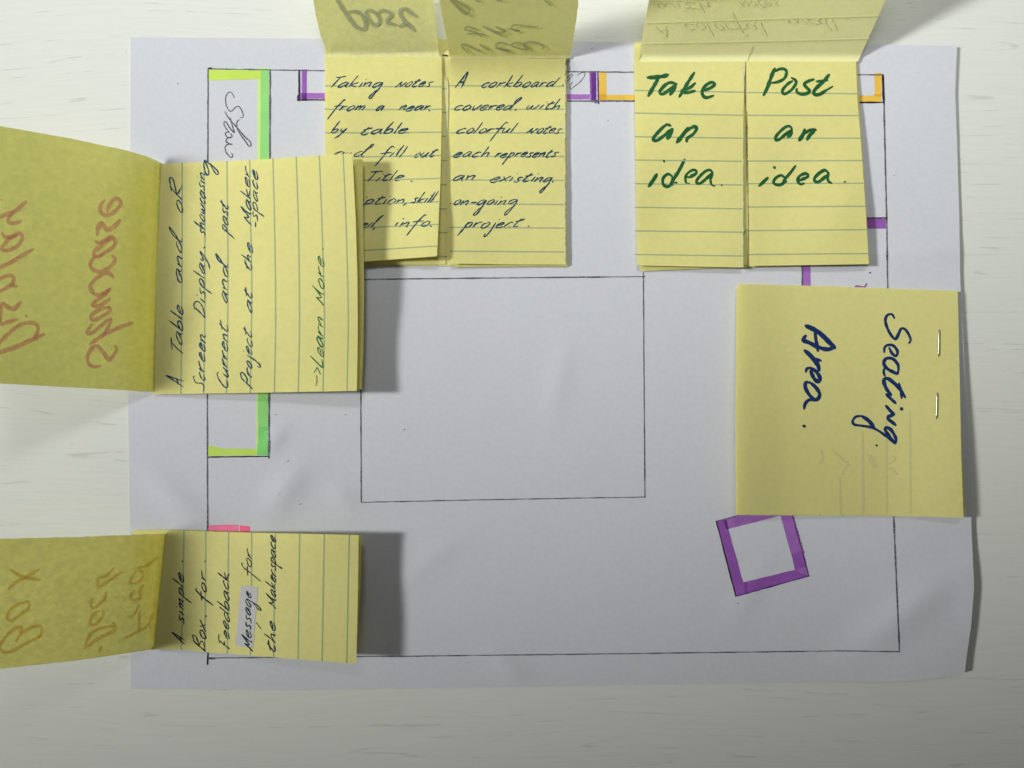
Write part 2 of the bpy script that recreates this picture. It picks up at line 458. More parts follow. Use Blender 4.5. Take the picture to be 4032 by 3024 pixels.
# ---------------------------------------------------------------- the drawing
def hp(x, y):
    z = 0.00035 + 0.00035 * (1 + nz(x, y, 900, 1))
    z += 0.0009 * sstep(3150, 3830, x) * (0.35 + 0.65 * sstep(500, 1700, y))
    z += 0.0010 * sstep(600, 0, math.hypot(x - 3800, y - 2660)) 
    z += 0.0003 * sstep(500, 0, math.hypot(x - 3800, y - 120)) + 0.00006 * nz(x, y, 230, 2) + 0.00009 * nz(x, y, 420, 4)
    z += 0.0005 * math.exp(-((x - 3835) / 60) ** 2 - ((y - 2330) / 150) ** 2)
    z += 0.0008 * math.exp(-(((x - 1120) * .8 + (y - 1930) * .6) / 55) ** 2 - (((x - 1120) * -.6 + (y - 1930) * .8) / 110) ** 2)
    z += 0.0007 * math.exp(-(((x - 700) * .7 - (y - 1980) * .7) / 60) ** 2 - (((x - 700) * .7 + (y - 1980) * .7) / 160) ** 2)
    z += 0.0006 * math.exp(-(((x - 1080) * .8 + (y - 1730) * .6) / 30) ** 2 - (((x - 1080) * -.6 + (y - 1730) * .8) / 60) ** 2)
    z += 0.0010 * math.exp(-(((x - 3560) * .6 + (y - 2420) * .8) / 70) ** 2 - (((x - 3560) * -.8 + (y - 2420) * .6) / 260) ** 2)
    for cx, cy, a, l, h in ((1350, 1960, -0.9, 60, .0004), (2000, 2630, -1.0, 80, .0004), (2950, 2330, 0.5, 120, .00035), (2200, 1500, 0.2, 160, .0003), (700, 1250, 0.6, 110, .0004), (900, 2260, 2.2, 90, .0003), (3620, 1000, 1.5, 260, .0004), (1700, 2200, 0.9, 150, .0003)):
        u = (x - cx) * math.cos(a) + (y - cy) * math.sin(a); v = (x - cx) * -math.sin(a) + (y - cy) * math.cos(a)
        z += h * math.exp(-(u / 45) ** 2 - (v / l) ** 2)
    return z

draw = thing('drawing_paper', 'large white paper with a pencil floor plan lying flat under the yellow notes', 'paper', 514, 2712)
V, F = sheet_geo([(514,146),(1300,152),(2254,162),(3000,170),(3768,179)],
                 [(3768,179),(3761,363),(3767,525),(3777,851),(3781,1100),(3797,1412),(3820,1862),(3826,2100),(3836,2310),(3824,2463),(3806,2586),(3799,2648)],
                 [(514,2712),(1171,2716),(1800,2707),(2370,2698),(3300,2684),(3454,2686),(3608,2677),(3760,2657),(3799,2648)],
                 [(514,146),(511,900),(504,1560),(510,2005),(514,2712)], hp, n=150, m=120)
child('sheet', V, F, M_paper, draw)

LP = 0.00004
def pline(pts, width=4.5, m=None, lift=LP + 0.00003, label=None):
    V, F = [], []
    d = []
    for a, b in zip(pts, pts[1:]):
        n = max(2, int(math.hypot(b[0] - a[0], b[1] - a[1]) / 14))
        for i in range(n): d.append((a[0] + (b[0] - a[0]) * i / n + random.uniform(-.5, .5), a[1] + (b[1] - a[1]) * i / n + random.uniform(-.5, .5)))
    d.append(pts[-1])
    ribbon(V, F, d, width, hp, lift, taper=0.1, wob=0.3, smoothing=False)
    return child('pencil_or_crack_line', V, orient_up(V, F), m or M_pencil, draw, smooth=False)
def band(quads, m, name='marker_band', lift=LP, label=None, rag=0.8):
    V, F = [], []
    for q in quads: poly_grid(V, F, q, hp, lift, rag=rag)
    return child(name, V, orient_up(V, F), m, draw, smooth=False, label=label)

# room outline
pline([(820,271),(1063,275),(1250,278),(2232,282),(2495,284),(3370,294),(3478,295)], 4.6)
pline([(3478,295),(3484,560),(3491,856),(3495,1100),(3503,1500),(3519,2031),(3530,2300),(3542,2566)], 6.0)
pline([(819,271),(817,1000),(816,1551),(817,2083),(818,2574)], 5.0)
pline([(818,2574),(817,2615)], 6, M_pencild)
pline([(818,2592),(845,2592)], 8, M_pencild)
pline([(818,2591),(1403,2586),(2300,2576),(3300,2563),(3542,2566)], 4.2)
pline([(822,268),(832,269)], 7, M_pencild)
# table in the middle
pline([(1430,1100),(1900,1095),(2539,1089)], 5)
pline([(1419,1100),(1420,1531),(1422,1978)], 4)
pline([(1424,1978),(1900,1968),(2540,1957)], 4)
pline([(2533,1074),(2535,1400),(2539,1958)], 4)
# green box on the left
pline([(1064,276),(1063,624),(1061,1200),(1060,1547),(1059,1804)], 6.5)
pline([(821,1800),(950,1798),(1060,1797)], 5, M_pencild)
band([[(822,274),(1014,274),(1014,312),(822,317)]], M_lime, label='lime yellow marker band along the top')
band([[(1014,270),(1028,270),(1016,1780),(1008,1780)]], M_limel, lift=LP + 2e-6, label='pale lime marker edge')
band([[(1013,270),(1058,268),(1057,312),(1013,312)]], M_lime, lift=LP + 4e-6, label='lime yellow marker corner')
band([[(1027,276),(1059,276),(1055,1680),(1014,1680)]], M_grn, lift=LP + 8e-6, label='green marker band')
band([[(1014,1680),(1055,1680),(1055,1793),(1012,1792)]], M_grnd, lift=LP + 8e-6, label='deep green end of the marker band')
V, F = [], []
poly_grid(V, F, [(820,1753),(874,1766),(874,1794),(820,1796)], hp, LP)
poly_grid(V, F, [(874,1766),(1012,1768),(1012,1793),(874,1794)], hp, LP)
child('marker_band', V, orient_up(V, F), M_lime, draw, smooth=False, label='lime yellow marker band along the bottom of the green box')
# pink
band([[(820,2069),(895,2065),(895,2112),(820,2112)], [(895,2065),(940,2066),(940,2112),(895,2112)]], M_pink, label='pink marker band', rag=0.3)
band([[(944,2068),(984,2073),(984,2112),(944,2112)]], M_pinkd, label='stronger pink end of the marker band')
# purple box at the top
pline([(1178,276),(1178,396)], 7.5, M_pencild, lift=LP + 3e-5)
pline([(1178,393),(1290,393)], 5.5, M_pencild, lift=LP + 3e-5)
band([[(1178,366),(1300,366),(1300,389),(1178,389)]], M_purplel, label='light purple marker band')
band([[(1190,273),(1208,273),(1208,396),(1190,396)]], M_purple, lift=LP + 5e-6, label='purple marker band')
band([[(1182,278),(1190,278),(1190,366),(1182,366)]], mat('faint_purple', (0.55,0.42,0.68)), lift=LP + 3e-6, label='faint purple marker edge')
band([[(1169,376),(1178,372),(1178,397),(1169,397)]], M_purpled, lift=LP + 5e-6, label='dark purple marker end')
band([[(1188,366),(1208,366),(1208,397),(1188,397)]], M_purpled, lift=LP + 8e-6, label='dark purple marker overlap')
band([[(2200,371),(2322,371),(2322,391),(2200,391)]], M_purplel, label='light purple marker band')
pline([(2200,397),(2357,398)], 6.5)
band([[(2322,279),(2347,279),(2349,408),(2326,398)]], M_purpled, lift=LP + 6e-6, label='dark purple marker band')
band([[(2321,284),(2328,284),(2330,396),(2324,396)]], M_purple, lift=LP + 9e-6, label='purple marker edge')
band([[(2351,279),(2357,279),(2360,410),(2353,410)]], M_purpled, lift=LP + 6e-6, label='dark purple marker sliver')
# orange box
band([[(2359,280),(2387,280),(2388,372),(2359,372)]], M_orange, label='orange marker band')
band([[(2388,373),(2520,374),(2520,394),(2388,394)]], M_orange, label='orange marker band')
band([[(2359,372),(2388,372),(2388,396),(2359,396)]], M_oranged, label='darker orange marker overlap')
pline([(2360,397),(2520,398)], 6)
band([[(3443,287),(3472,287),(3471,374),(3444,374)]], M_orange, label='orange marker band')
band([[(3350,377),(3468,376),(3473,402),(3350,402)]], M_orange, label='orange marker band')
band([[(3441,370),(3471,370),(3468,380),(3443,380)]], M_oranged, lift=LP + 6e-6, label='darker orange marker overlap')
pline([(3350,403),(3482,403)], 6, M_pencild)
pline([(3476,295),(3480,403)], 8, M_pencild, lift=LP + 3.4e-5)
# purple marks on the right
band([[(3400,861),(3487,861),(3488,900),(3400,900)]], M_purple, label='purple marker band')
pline([(3400,858),(3492,858)], 5, M_pencild)
band([[(3161,1030),(3191,1030),(3192,1140),(3161,1140)]], M_purplel, label='light purple marker band')
pline([(3159,1030),(3159,1140)], 5)
strokes_obj(draw, [[(3426,1074)]], (0,0), 1, hp, M_purple, 9, name='marker_dot', lift=LP)
strokes_obj(draw, [[(3360,1150),(3368,1130),(3378,1127),(3394,1131),(3406,1128),(3413,1118)]], (0,0), 1, hp, M_purple, 8, name='marker_squiggle', lift=LP)
# tilted purple square
TL, BL, BR, TR = (2820,2053), (2897,2348), (3185,2268), (3108,1973)
iTL, iBL, iBR, iTR = (2869,2083), (2927,2293), (3131,2243), (3073,2030)
band([[TL, (2857,2045), iBL, BL]], M_purple, label='purple marker band down the left of the square', lift=LP+2e-6)
band([[TL, TR, iTR, iTL]], M_purplel, label='light purple marker band along the top of the square')
band([[iTR, TR, BR, iBR]], M_purplel, lift=LP + 4e-6, label='purple marker band down the right of the square')
band([[(3117,2180),(3163,2170),(3175,2232),(3129,2243)]], M_purple, lift=LP + 6e-6, label='darker purple lower part of the right band')
band([[iBL, iBR, BR, BL]], M_purple, lift=LP + 8e-6, label='purple marker band along the bottom of the square')
band([[(2848,2050),(2861,2047),(2870,2083),(2860,2085)]], M_purpled, lift=LP + 1e-5, label='dark purple marker overlap')
band([[(2929,2294),(2943,2291),(2944,2334),(2932,2338)]], mat('mid_purple', (0.22,0.07,0.33)), lift=LP + 1.2e-5, label='dark purple marker overlap')
pline([TL, BL], 5, M_pencild); pline([TL, (2902,2031), (2960,2015)], 4, M_pencil)
pline([BL, BR], 5, M_purpled); pline([(3120,2026), (3185,2268)], 4.5, M_purpled)
V, F = [], []
for (a, b, n) in (((3122,2035),(3165,2180),34), ((2905,2346),(2990,2322),20)):
    for i in range(n):
        t = i / n; x = a[0] + (b[0]-a[0]) * t; y = a[1] + (b[1]-a[1]) * t
        l = random.uniform(2, 8)
        ribbon(V, F, [(x, y), (x + l * (.9 if b[0] - a[0] < 60 else .4), y + l * .5)], 2.0, hp, LP + 2e-5, smoothing=True)
child('feathered_edge', V, orient_up(V, F), M_purpled, draw, smooth=False)

# pencilled words on the sheet
strokes_obj(draw, [
 [(1245,545),(1225,500),(1195,478),(1165,495),(1145,550),(1150,620),(1175,680),(1205,705),(1230,685),(1265,650),(1300,648),(1330,690),(1350,745),(1340,775),(1310,775)],
 (5,[(1135,705),(1180,780),(1250,860),(1310,930),(1370,1000),(1425,1050),(1442,1085),(1432,1108),(1410,1100),(1370,1045),(1310,960),(1275,880),(1280,820),(1305,800)]),
 (4.5,[(1200,780),(1225,880),(1245,935),(1240,948),(1200,905),(1165,850),(1145,822),(1125,830),(1130,870),(1165,920),(1185,950)]),
 (5,[(1190,950),(1160,945),(1140,960),(1160,1000),(1200,1008),(1222,990),(1200,960)]),
 (5,[(1200,1005),(1160,1020),(1150,1050),(1185,1078),(1225,1085),(1180,1085),(1145,1105),(1140,1145),(1165,1200),(1205,1238),(1228,1225),(1215,1190)]),
 ], (500,200), .339, hp, M_pencil, 4, label='pencilled word reading Show, turned sideways')
strokes_obj(draw, [
 [(330,720),(400,650),(435,600),(420,590),(380,615),(330,660)],
 [(510,605),(570,570),(620,562),(638,590),(610,650),(540,730),(460,790),(405,830),(390,800),(415,740),(430,710)],
 ], (2150,150), .241, hp, M_pencil, 3, label='end of a pencilled word in the purple box')
# stray specks
for x, y, l in ((1135,1815,9),(1183,1985,9),(1086,1632,4),(1361,1633,6),(1592,1690,5),(1592,1693,4),(2330,190,7),(2905,2375,6),(3520,690,4),(700,330,5),(1100,1945,4),(2395,475,5)):
    V, F = [], []
    ribbon(V, F, [(x - l/2, y + l*.25), (x + l/2, y - l*.25)], 2.4, hp, LP)
    child('pencil_speck', V, orient_up(V, F), M_pencild, draw, smooth=False)

# ---------------------------------------------------------------- sticky notes
GN = 'lined yellow sticky notes on the drawing'
GC = 'yellow cover notes folded back off the lined notes'
def note(name, label, corner, edges, hf, m=None, n=48, mm=48, rag=None, group=None, thick=0.0001):
    r = thing(name, label, 'sticky note', corner[0], corner[1], group)
    V, F = sheet_geo(*edges, hf, n=n, m=mm, rag=rag, thick=thick)
    child('sheet', V, F, m or M_note, r)
    return r
def rules(root, segs, hf, m=None, width=4.6, lift=0.00003):
    for s in segs:
        V, F = [], []
        ribbon(V, F, s, width, hf, lift, taper=0.0, wob=0.08, step=12)
        child('ruled_line', V, orient_up(V, F), m or M_rule, root, smooth=False)
def quad_edges(tl, tr, br, bl):
    return [tl, tr], [tr, br], [bl, br], [tl, bl]

# flap standing up from a crease, as a plane (with a rounded foot) through the crease line
def flap_top(crease, T, z0, curl=0.0, foot=14.0):
    (x0, y0), (x1, y1) = crease
    def h(x, y):
        yc = y0 + (y1 - y0) * (x - x0) / (x1 - x0)
        Yp = (CY - y) * S; Yc = (CY - yc) * S * (1 - z0 / D)
        dd = yc - y
        if dd < 0: return z0
        t = T * (0.45 + 0.55 * sstep(0, foot, dd)) * (1 + curl * nz(x, y, 500, 5))
        z = t * (Yp * (1 - 0) - Yc) / (1 + t * Yp / D)
        return max(z0, z)
    return h
def flap_left(crease, T, z0, curl=0.0, foot=40.0):
    (x0, y0), (x1, y1) = crease
    def h(x, y):
        xc = x0 + (x1 - x0) * (y - y0) / (y1 - y0)
        Xp = (CX - x) * S; Xc = (CX - xc) * S * (1 - z0 / D)
        dd = xc - x
        if dd < 0: return z0
        t = T * (1.0 + 1.2 * math.exp(-dd / foot)) * (1 + curl * nz(x, y, 600, 6))
        z = t * (Xp - Xc) / (1 + t * Xp / D)
        return max(z0, z)
    return h

# ---- pair of half notes at the top: base
hb1 = lambda x, y: hp(x, y) + 0.00035
base1 = note('sticky_note', 'lined yellow note lowest under the blue-inked half notes at the top', (1279,1046),
             quad_edges((1280,154),(2232,154),(2234,1051),(1283,1043)), hb1)
rules(base1, [[(2232,y),(2200,y)] for y in (345,438)], hb1)
ht1 = lambda x, y: hp(x, y) + 0.0006
torn1 = note('sticky_note', 'torn half note peeping out right of the Taking Notes half', (1283,1040),
             ([(1280,158),(1741,158)], [(1741,158),(1741,290),(1752,310),(1764,330),(1763,450),(1758,600),(1757,800),(1755,1041)], [(1283,1041),(1755,1041)], [(1280,158),(1283,1041)]),
             ht1, rag={'right': 1.6}, mm=70)
rules(torn1, [[(1700,y-1),(1758,y+1)] for y in (348,442,536,631,726,821,915,1009)], ht1)
V, F = [], []
ribbon(V, F, [(1747,300),(1761,325),(1761,450),(1756,600),(1755,700)], 5, ht1, 0.00004, wob=0.5)
child('torn_edge', V, orient_up(V, F), M_torn, torn1, smooth=False)
V, F = [], []
ribbon(V, F, [(1742,216),(1763,219)], 6, ht1, 0.00005); child('pen_mark', V, orient_up(V, F), M_black, torn1, smooth=False)

# taking notes
def htk(x, y):
    return hp(x, y) + 0.0010 + 0.0010 * (0.5 + nz(x, y, 330, 11)) * sstep(226, 420, y) + 0.0030 * sstep(1500, 1740, x) * sstep(450, 1020, y) + 0.0012 * sstep(700, 1020, y)
tk = note('sticky_note', 'left lined half note in blue ink starting Taking Notes from a near by table', (1283,1029),
          ([(1280,226),(1739,222)], [(1739,222),(1741,300),(1737,600),(1734,720),(1721,1009)], [(1283,1038),(1446,1029),(1721,1009)], [(1280,226),(1279,500),(1283,1038)]), htk, rag={'left': 0.6})
rules(tk, [[(1281,a),(1500,(a+b)/2+1),(r,b)] for a, b, r in ((338,341,1739),(430,430,1737),(523,520,1736),(619,612,1735),(713,702,1734),(808,794,1731),(902,883,1727),(994,968,1723))], htk)
words(tk, None, [
 ('Taking', (1304,343),(1506,343),21), ('Notes',(1556,343),(1707,341),20),
 ('from',(1289,436),(1438,434),20), ('a',(1480,436),(1514,436),20), ('near.',(1571,435),(1697,434),20),
 ('by',(1303,525),(1367,524),20), ('table.',(1422,530),(1608,525),20),
 ('an^',(1312,619),(1470,617),20), ('fill',(1474,622),(1607,616),20), ('out',(1633,620),(1727,618),20),
 ('Title',(1447,715),(1592,709),19), ('.',(1618,712),(1624,712),19), ('ription,',(1384,806),(1604,800),20), ('skill',(1619,799),(1727,797),20),
 ('e^,',(1420,899),(1510,897),21), ('info.',(1556,894),(1700,889),21)], htk, M_blue, 20, 4.7)

# corkboard half
def hck(x, y):
    return hp(x, y) + 0.0009 + 0.0010 * (0.5 + nz(x, y, 330, 12)) * sstep(232, 420, y) + 0.0004 * sstep(800, 1040, y)
def hck0(x, y): return hp(x, y) + 0.0006
ck0 = note('sticky_note', 'half note showing as a thin rim right and below the corkboard half', (1790,1050),
           ([(1778,180),(2231,180)], [(2231,180),(2232,600),(2235,1048)], [(1792,1052),(2235,1048)], [(1778,180),(1792,1052)]), hck0)
ck = note('sticky_note', 'right lined half note in blue ink starting A corkboard covered with colorful notes', (1774,1038),
          ([(1772,232),(2229,231)], [(2229,231),(2225,500),(2226,800),(2228,1042)], [(1774,1038),(2000,1041),(2228,1042)], [(1772,232),(1774,600),(1774,1038)]), hck, rag={'right': 2.2}, mm=90)
V, F = [], []
for k in range(40):
    y0 = 250 + k * 19.5
    ribbon(V, F, [(2222 + random.uniform(-1,1), y0), (2223.5 + random.uniform(-1.5,1.5), y0 + 19.5)], random.uniform(3, 6.5), hck, 0.00004, wob=0.6, taper=0)
child('torn_edge', V, orient_up(V, F), M_torn, ck, smooth=False)
rules(ck, [[(1774,a),(2219,b)] for a, b in ((337,340),(430,430),(523,523),(615,616),(708,710),(802,805),(895,898),(989,992))], hck)
words(ck, None, [
 ('A',(1792,346),(1842,346),30), ('corkboard',(1897,344),(2206,342),21), ('.',(2214,336),(2220,336)),
 ('covere^',(1790,434),(2054,433),21), ('.',(2029,431),(2035,431)), ('with',(2073,432),(2206,431),20),
 ('colorful',(1798,525),(2041,524),20), ('Notes',(2071,526),(2215,525),20),
 ('each',(1785,618),(1927,617),20), ('represents',(1948,620),(2201,618),19),
 ('an',(1785,711),(1871,709),22), ('existing.',(1931,716),(2180,716),21),
 ('on-going',(1789,807),(2038,806),21), ('project',(1800,898),(2066,894),22), ('.',(2078,890),(2085,890))], hck, M_blue, 20, 4.7)

# covers standing up over those two
hpo = flap_top(((1301,226),(1731,224)), 1.05, 0.0016, 0.12)
po = note('cover_note', 'left torn cover note folded up, with bled-through grey marker word past', (1290,226),
          ([(1061,-700),(1625,-700)], [(1625,-700),(1707,0),(1731,226)], [(1300,227),(1731,226)], [(1061,-700),(1233,0),(1243,60),(1261,136),(1277,181),(1300,227)]),
          hpo, M_cover, rag={'left': 1.2}, mm=110, group=GC)
LF = 0.00016
strokes_obj(po, [
 (12,[(560,-60),(590,0),(680,140),(760,260),(830,345),(920,385),(960,340),(940,240),(880,170),(790,150),(740,160)]),
 (10,[(960,165),(985,220),(1030,290),(1085,330),(1145,290),(1125,210),(1060,150),(990,135),(960,165)]),
 (10,[(1110,190),(1160,140),(1220,140),(1300,185),(1250,250),(1232,290),(1290,308),(1360,325)]),
 (11,[(1630,215),(1560,170),(1480,115),(1425,125),(1410,170),(1440,230),(1480,290),(1540,340),(1600,400)]),
 (10,[(1400,345),(1450,320),(1530,330)])], (1150,0), .3013, hpo, M_bgrey, 10, lift=LF, label='grey bled-through word past, mirrored')
V, F = [], []
for k in range(30):
    x = 800 + k * 30; y = 705 - k * 1.7 + random.uniform(-6, 6)
    ribbon(V, F, [(1150 + x*.3013, y*.3013), (1150 + (x + 16)*.3013, (y + 3)*.3013)], 1.8, hpo, LF)
child('perforation_mark', V, orient_up(V, F), M_bgrey, po, smooth=False)

hvi = flap_top(((1772,232),(2242,229)), 2.2, 0.0016, 0.06)
vi = note('cover_note', 'middle torn cover note standing up, with bled-through grey words view the', (1772,232),
          ([(1662,-360),(2335,-360)], [(2335,-360),(2278,0),(2268,90),(2257,151),(2250,205),(2242,229)], [(1772,233),(2242,230)], [(1662,-360),(1729,0),(1772,233)]),
          hvi, mat('yellow_cover_upright', (0.95, 0.94, 0.56), grain=0.03, scale=500, bump=0.3, bscale=1600, trans=0.5, blotch=0.02), rag={'right': 1.6}, mm=90, group=GC)
LV = 0.0004
strokes_obj(vi, [
 (6,[(480,695),(400,615),(390,585),(450,590),(560,640),(650,680)]),
 (6,[(630,580),(690,620),(750,660)]),
 (5.5,[(840,632),(920,640),(1020,662),(960,662),(870,635),(838,600),(865,565),(920,560),(985,580)]),
 (5.5,[(1250,645),(1150,635),(1050,600),(1060,570),(1140,560),(1220,590),(1270,645),(1200,600),(1220,565),(1300,550),(1400,570),(1470,620),(1430,640)]),
 (5,[(650,480),(560,420),(450,390),(430,370),(480,350),(600,390)]), (4.5,[(460,445),(580,435),(700,455)]),
 (5.5,[(670,345),(800,410),(920,475)]), (6,[(840,350),(900,380),(960,410),(880,425),(800,405)]),
 (5,[(990,370),(1060,390),(1150,400),(1100,405),(1040,370),(1060,335),(1140,325),(1240,345),(1390,350)]),
 (10,[(230,-30),(350,100),(450,190)]), (6,[(450,180),(500,140),(400,60),(300,0)]), (6,[(560,-20),(600,15),(640,20)]), (7,[(830,-15),(880,8),(930,0)]), (5,[(1440,-25),(1500,25),(1560,75)])],
 (1700,0), .3013, hvi, M_bgrey, 6, lift=LV, label='grey bled-through words view the, mirrored')

# ---- take / post pair
def lift2(x, y): return 0.0015 * sstep(350, 1050, y) * (0.35 + 0.65 * sstep(2900, 3420, x))
hb2 = lambda x, y: hp(x, y) + 0.0004 + 0.55 * lift2(x, y)
base2 = note('sticky_note', 'yellow note lowest under the green-lettered pair, corner showing bottom left', (2525,1066),
             ([(2500,166),(3372,172)], [(3372,172),(3378,400),(3400,800),(3425,1038)], [(2525,1067),(2812,1056),(3425,1038)], [(2500,166),(2505,600),(2522,1046),(2525,1067)]), hb2)
hm2 = lambda x, y: hp(x, y) + 0.0007 + 0.75 * lift2(x, y)
mid2 = note('sticky_note', 'torn lined note just beneath the green-lettered pair, seen through the seam', (2512,1048),
            quad_edges((2497,176),(3371,180),(3424,1040),(2512,1046)), hm2)
htk2 = lambda x, y: hp(x, y) + 0.0011 + 0.0010 * (0.5 + nz(x, y, 330, 13)) * sstep(243, 420, y) + lift2(x, y)
take = note('sticky_note', 'lined half note lettered Take an idea in thick green marker', (2510,1045),
            ([(2496,243),(2936,242)], [(2936,242),(2931,300),(2927,450),(2926,700),(2927,1053)], [(2510,1045),(2700,1049),(2927,1053)], [(2496,243),(2500,390),(2504,634),(2510,1045)]), htk2, rag={'right': 1.2}, mm=80)
post = note('sticky_note', 'lined half note lettered Post an idea in thick green marker', (2949,1047),
            ([(2938,242),(3370,242)], [(3370,242),(3376,390),(3393,600),(3401,716),(3409,832),(3421,1040)], [(2949,1047),(3421,1040)], [(2938,242),(2939,403),(2943,620),(2947,800),(2949,1047)]), htk2, rag={'left': 0.5}, mm=80)
rules(take, [[(2501,a),(2925,b)] for a, b in ((356,363),(445,454),(538,544),(630,635),(723,728),(816,822),(909,914),(1002,1008))], htk2)
rules(post, [[(2944 + k*.8,a),(3377 + k*6,b)] for k, (a, b) in enumerate(((364,369),(454,455),(544,544),(634,632),(723,721),(815,812),(908,904),(1002,998)))], htk2)
V, F = [], []
for y in range(260, 1040, 26):
    if random.random() < .8:
        ribbon(V, F, [(2924 + random.uniform(-1,1), y), (2925 + random.uniform(-1.5,1.5), y + 26)], random.uniform(2, 4.5), htk2, 0.00005, wob=.6, taper=0)
child('torn_edge', V, orient_up(V, F), M_torn, take, smooth=False)
V, F = [], []
ribbon(V, F, [(2936,243),(2936,330),(2937,405)], 3.0, htk2, 0.00006, wob=.5); 
ribbon(V, F, [(2941,440),(2943,620),(2946,800),(2948,1047)], 2.6, htk2, 0.00006, wob=.4)
child('pencil_or_crack_line', V, orient_up(V, F), M_pencil, post, smooth=False)  # dark of the seam crack painted in as graphite-coloured strips
strokes_obj(mid2, [[(2929,914),(2939,904)]], (0,0), 1, lambda x,y: htk2(x,y)+0.0001, M_green, 4, name='pen_mark')
g1, s1 = (2450,200), .2712
strokes_obj(take, [(11,[(372,388),(470,385),(600,368),(660,350)]), (10,[(525,400),(450,530),(378,655)]),
 (9,[(790,485),(700,460),(620,500),(550,580),(548,618),(590,628),(680,570),(770,495)]), (11,[(775,500),(725,590),(697,635)]),
 (9,[(1045,318),(960,450),(830,668)]), (9,[(1060,468),(990,530),(860,590),(930,608),(1050,583)]),
 (9,[(1165,578),(1260,550),(1335,500),(1330,468),(1280,460),(1195,520),(1160,600),(1180,660),(1230,680),(1325,650)])], g1, s1, htk2, M_gmark, 10)
strokes_obj(take, [(9,[(700,1090),(650,1070),(560,1140),(460,1255),(455,1300),(510,1300),(620,1220),(720,1135)]), (14,[(725,1140),(690,1200),(662,1268)]),
 (11,[(955,1120),(880,1220),(795,1328)]), (9,[(880,1210),(980,1130),(1050,1100),(1080,1130),(1030,1210),(945,1270),(935,1318)])], g1, s1, htk2, M_gmark, 10)
g2, s2 = (2450,600), .3014
strokes_obj(take, [(10,[(452,285),(400,370),(348,442)]), (7,[(540,105),(552,125)]),
 (8,[(650,310),(600,282),(545,320),(527,370),(545,430),(600,445),(650,400),(655,330)]), (9,[(815,95),(740,240),(665,360),(645,415),(710,395)]),
 (7,[(830,320),(900,320),(970,270),(955,232),(900,238),(840,290),(825,350),(840,405),(875,405)]), (8,[(895,300),(940,290),(965,265)]),
 (8,[(1175,255),(1145,230),(1080,250),(990,340),(970,390),(1010,408),(1090,350),(1170,270)]), (9,[(1178,260),(1150,350)]), (6,[(1152,350),(1165,420),(1210,440)]), (5,[(1295,422),(1303,436)])], g2, s2, htk2, M_gmark, 9)
g3 = (2950,200)
strokes_obj(post, [(10,[(372,260),(330,350),(270,520),(210,642)]), (8,[(372,300),(440,265),(510,265),(543,310),(510,400),(420,450),(330,465)]),
 (8,[(615,392),(670,425),(680,470),(620,560),(535,620),(488,618),(490,560),(560,480),(625,440)]),
 (9,[(935,415),(860,440),(800,480),(830,530),(878,580),(840,618),(760,628),(692,600),(690,555)]),
 (10,[(1158,348),(1080,440),(975,540),(935,600),(962,638),(1030,628),(1120,570)]), (5,[(1110,578),(1215,515)]), (8,[(978,445),(1040,440),(1135,425)])], g3, s1, htk2, M_gmark, 9)
strokes_obj(post, [(8,[(620,1150),(600,1102),(540,1100),(450,1170),(385,1250),(392,1298),(450,1278),(540,1200),(610,1150)]), (13,[(612,1160),(568,1250)]),
 (11,[(805,1145),(790,1200),(728,1298)]), (9,[(800,1200),(890,1150),(965,1148)]), (10,[(950,1160),(880,1225),(842,1290)])], g3, s1, htk2, M_gmark, 9)
s4 = .3315
strokes_obj(post, [(9,[(220,302),(170,350),(118,398)]), (8,[(295,172),(306,188)]),
 (8,[(420,300),(380,272),(320,300),(288,350),(310,380),(370,385),(420,350),(425,310)]), (8,[(548,162),(490,240),(430,310),(408,358),(440,345)]),
 (8,[(580,330),(640,320),(700,282),(680,252),(620,265),(578,310),(582,350),(610,378),(650,368)]), (8,[(620,318),(670,300)]),
 (9,[(945,250),(900,212),(840,240),(780,300),(777,342),(820,352),(880,310),(940,260)]), (7,[(945,262),(930,310),(948,350),(982,365)]), (5,[(1128,350),(1145,348)])], (2950,600), s4, htk2, M_gmark, 8)

hco = flap_top(((2510,243),(3378,242)), 0.92, 0.0017, 0.1)
co = note('cover_note', 'right full-width cover note folded up, pale mirrored writing, above the green-lettered pair', (2510,243),
          ([(2682,-640),(3786,-640)], [(3786,-640),(3487,0),(3378,243)], [(2511,244),(3378,243)], [(2682,-640),(2556,0),(2511,244)]),
          hco, mat('yellow_cover_lit', (0.985, 0.97, 0.54), grain=0.015, scale=500, bump=0.3, bscale=1600, trans=0.3, blotch=0.02), mm=90, group=GC)  # cover yellow lightened in its colour for the light it catches
rules(co, [[(2531,174),(2980,164),(3420,153)], [(2545,92),(3000,77),(3455,64)], [(2563,6),(2750,0),(2950,-8)]], hco, M_rulef, 4, lift=0.0002)
words(co, None, [('A',(2576,104),(2628,103),18), ('colorful',(2692,92),(3018,88),26), ('wall',(3100,74),(3296,72),22), ('.',(3330,74),(3336,74),20)], hco, M_bpale, 22, 4, shear=0.4, lift=0.0002, mirror=True)
words(co, None, [('with',(2588,12),(2788,8),20), ('Notes',(2900,0),(3070,-2),22)], hco, M_bpale, 22, 4, shear=0.4, lift=0.0002, mirror=True)
V, F = [], []
ribbon(V, F, [(2943,240),(2950,218),(2957,200),(2964,182)], 3, hco, 0.0002, wob=.6); child('pencil_or_crack_line', V, orient_up(V, F), M_bgrey, co, smooth=False)
# folded back layers at the left end of the crease
hly = lambda x, y: hp(x, y) + 0.0009 + 0.0011 * sstep(250, 170, y)
lay = note('cover_note', 'thin folded slip at the left end of the crease above Take', (2500,250),
           ([(2499,188),(2506,172),(2538,168)], [(2538,168),(2528,200),(2514,244)], [(2497,246),(2514,244)], [(2499,188),(2497,246)]), hly, n=12, mm=16)

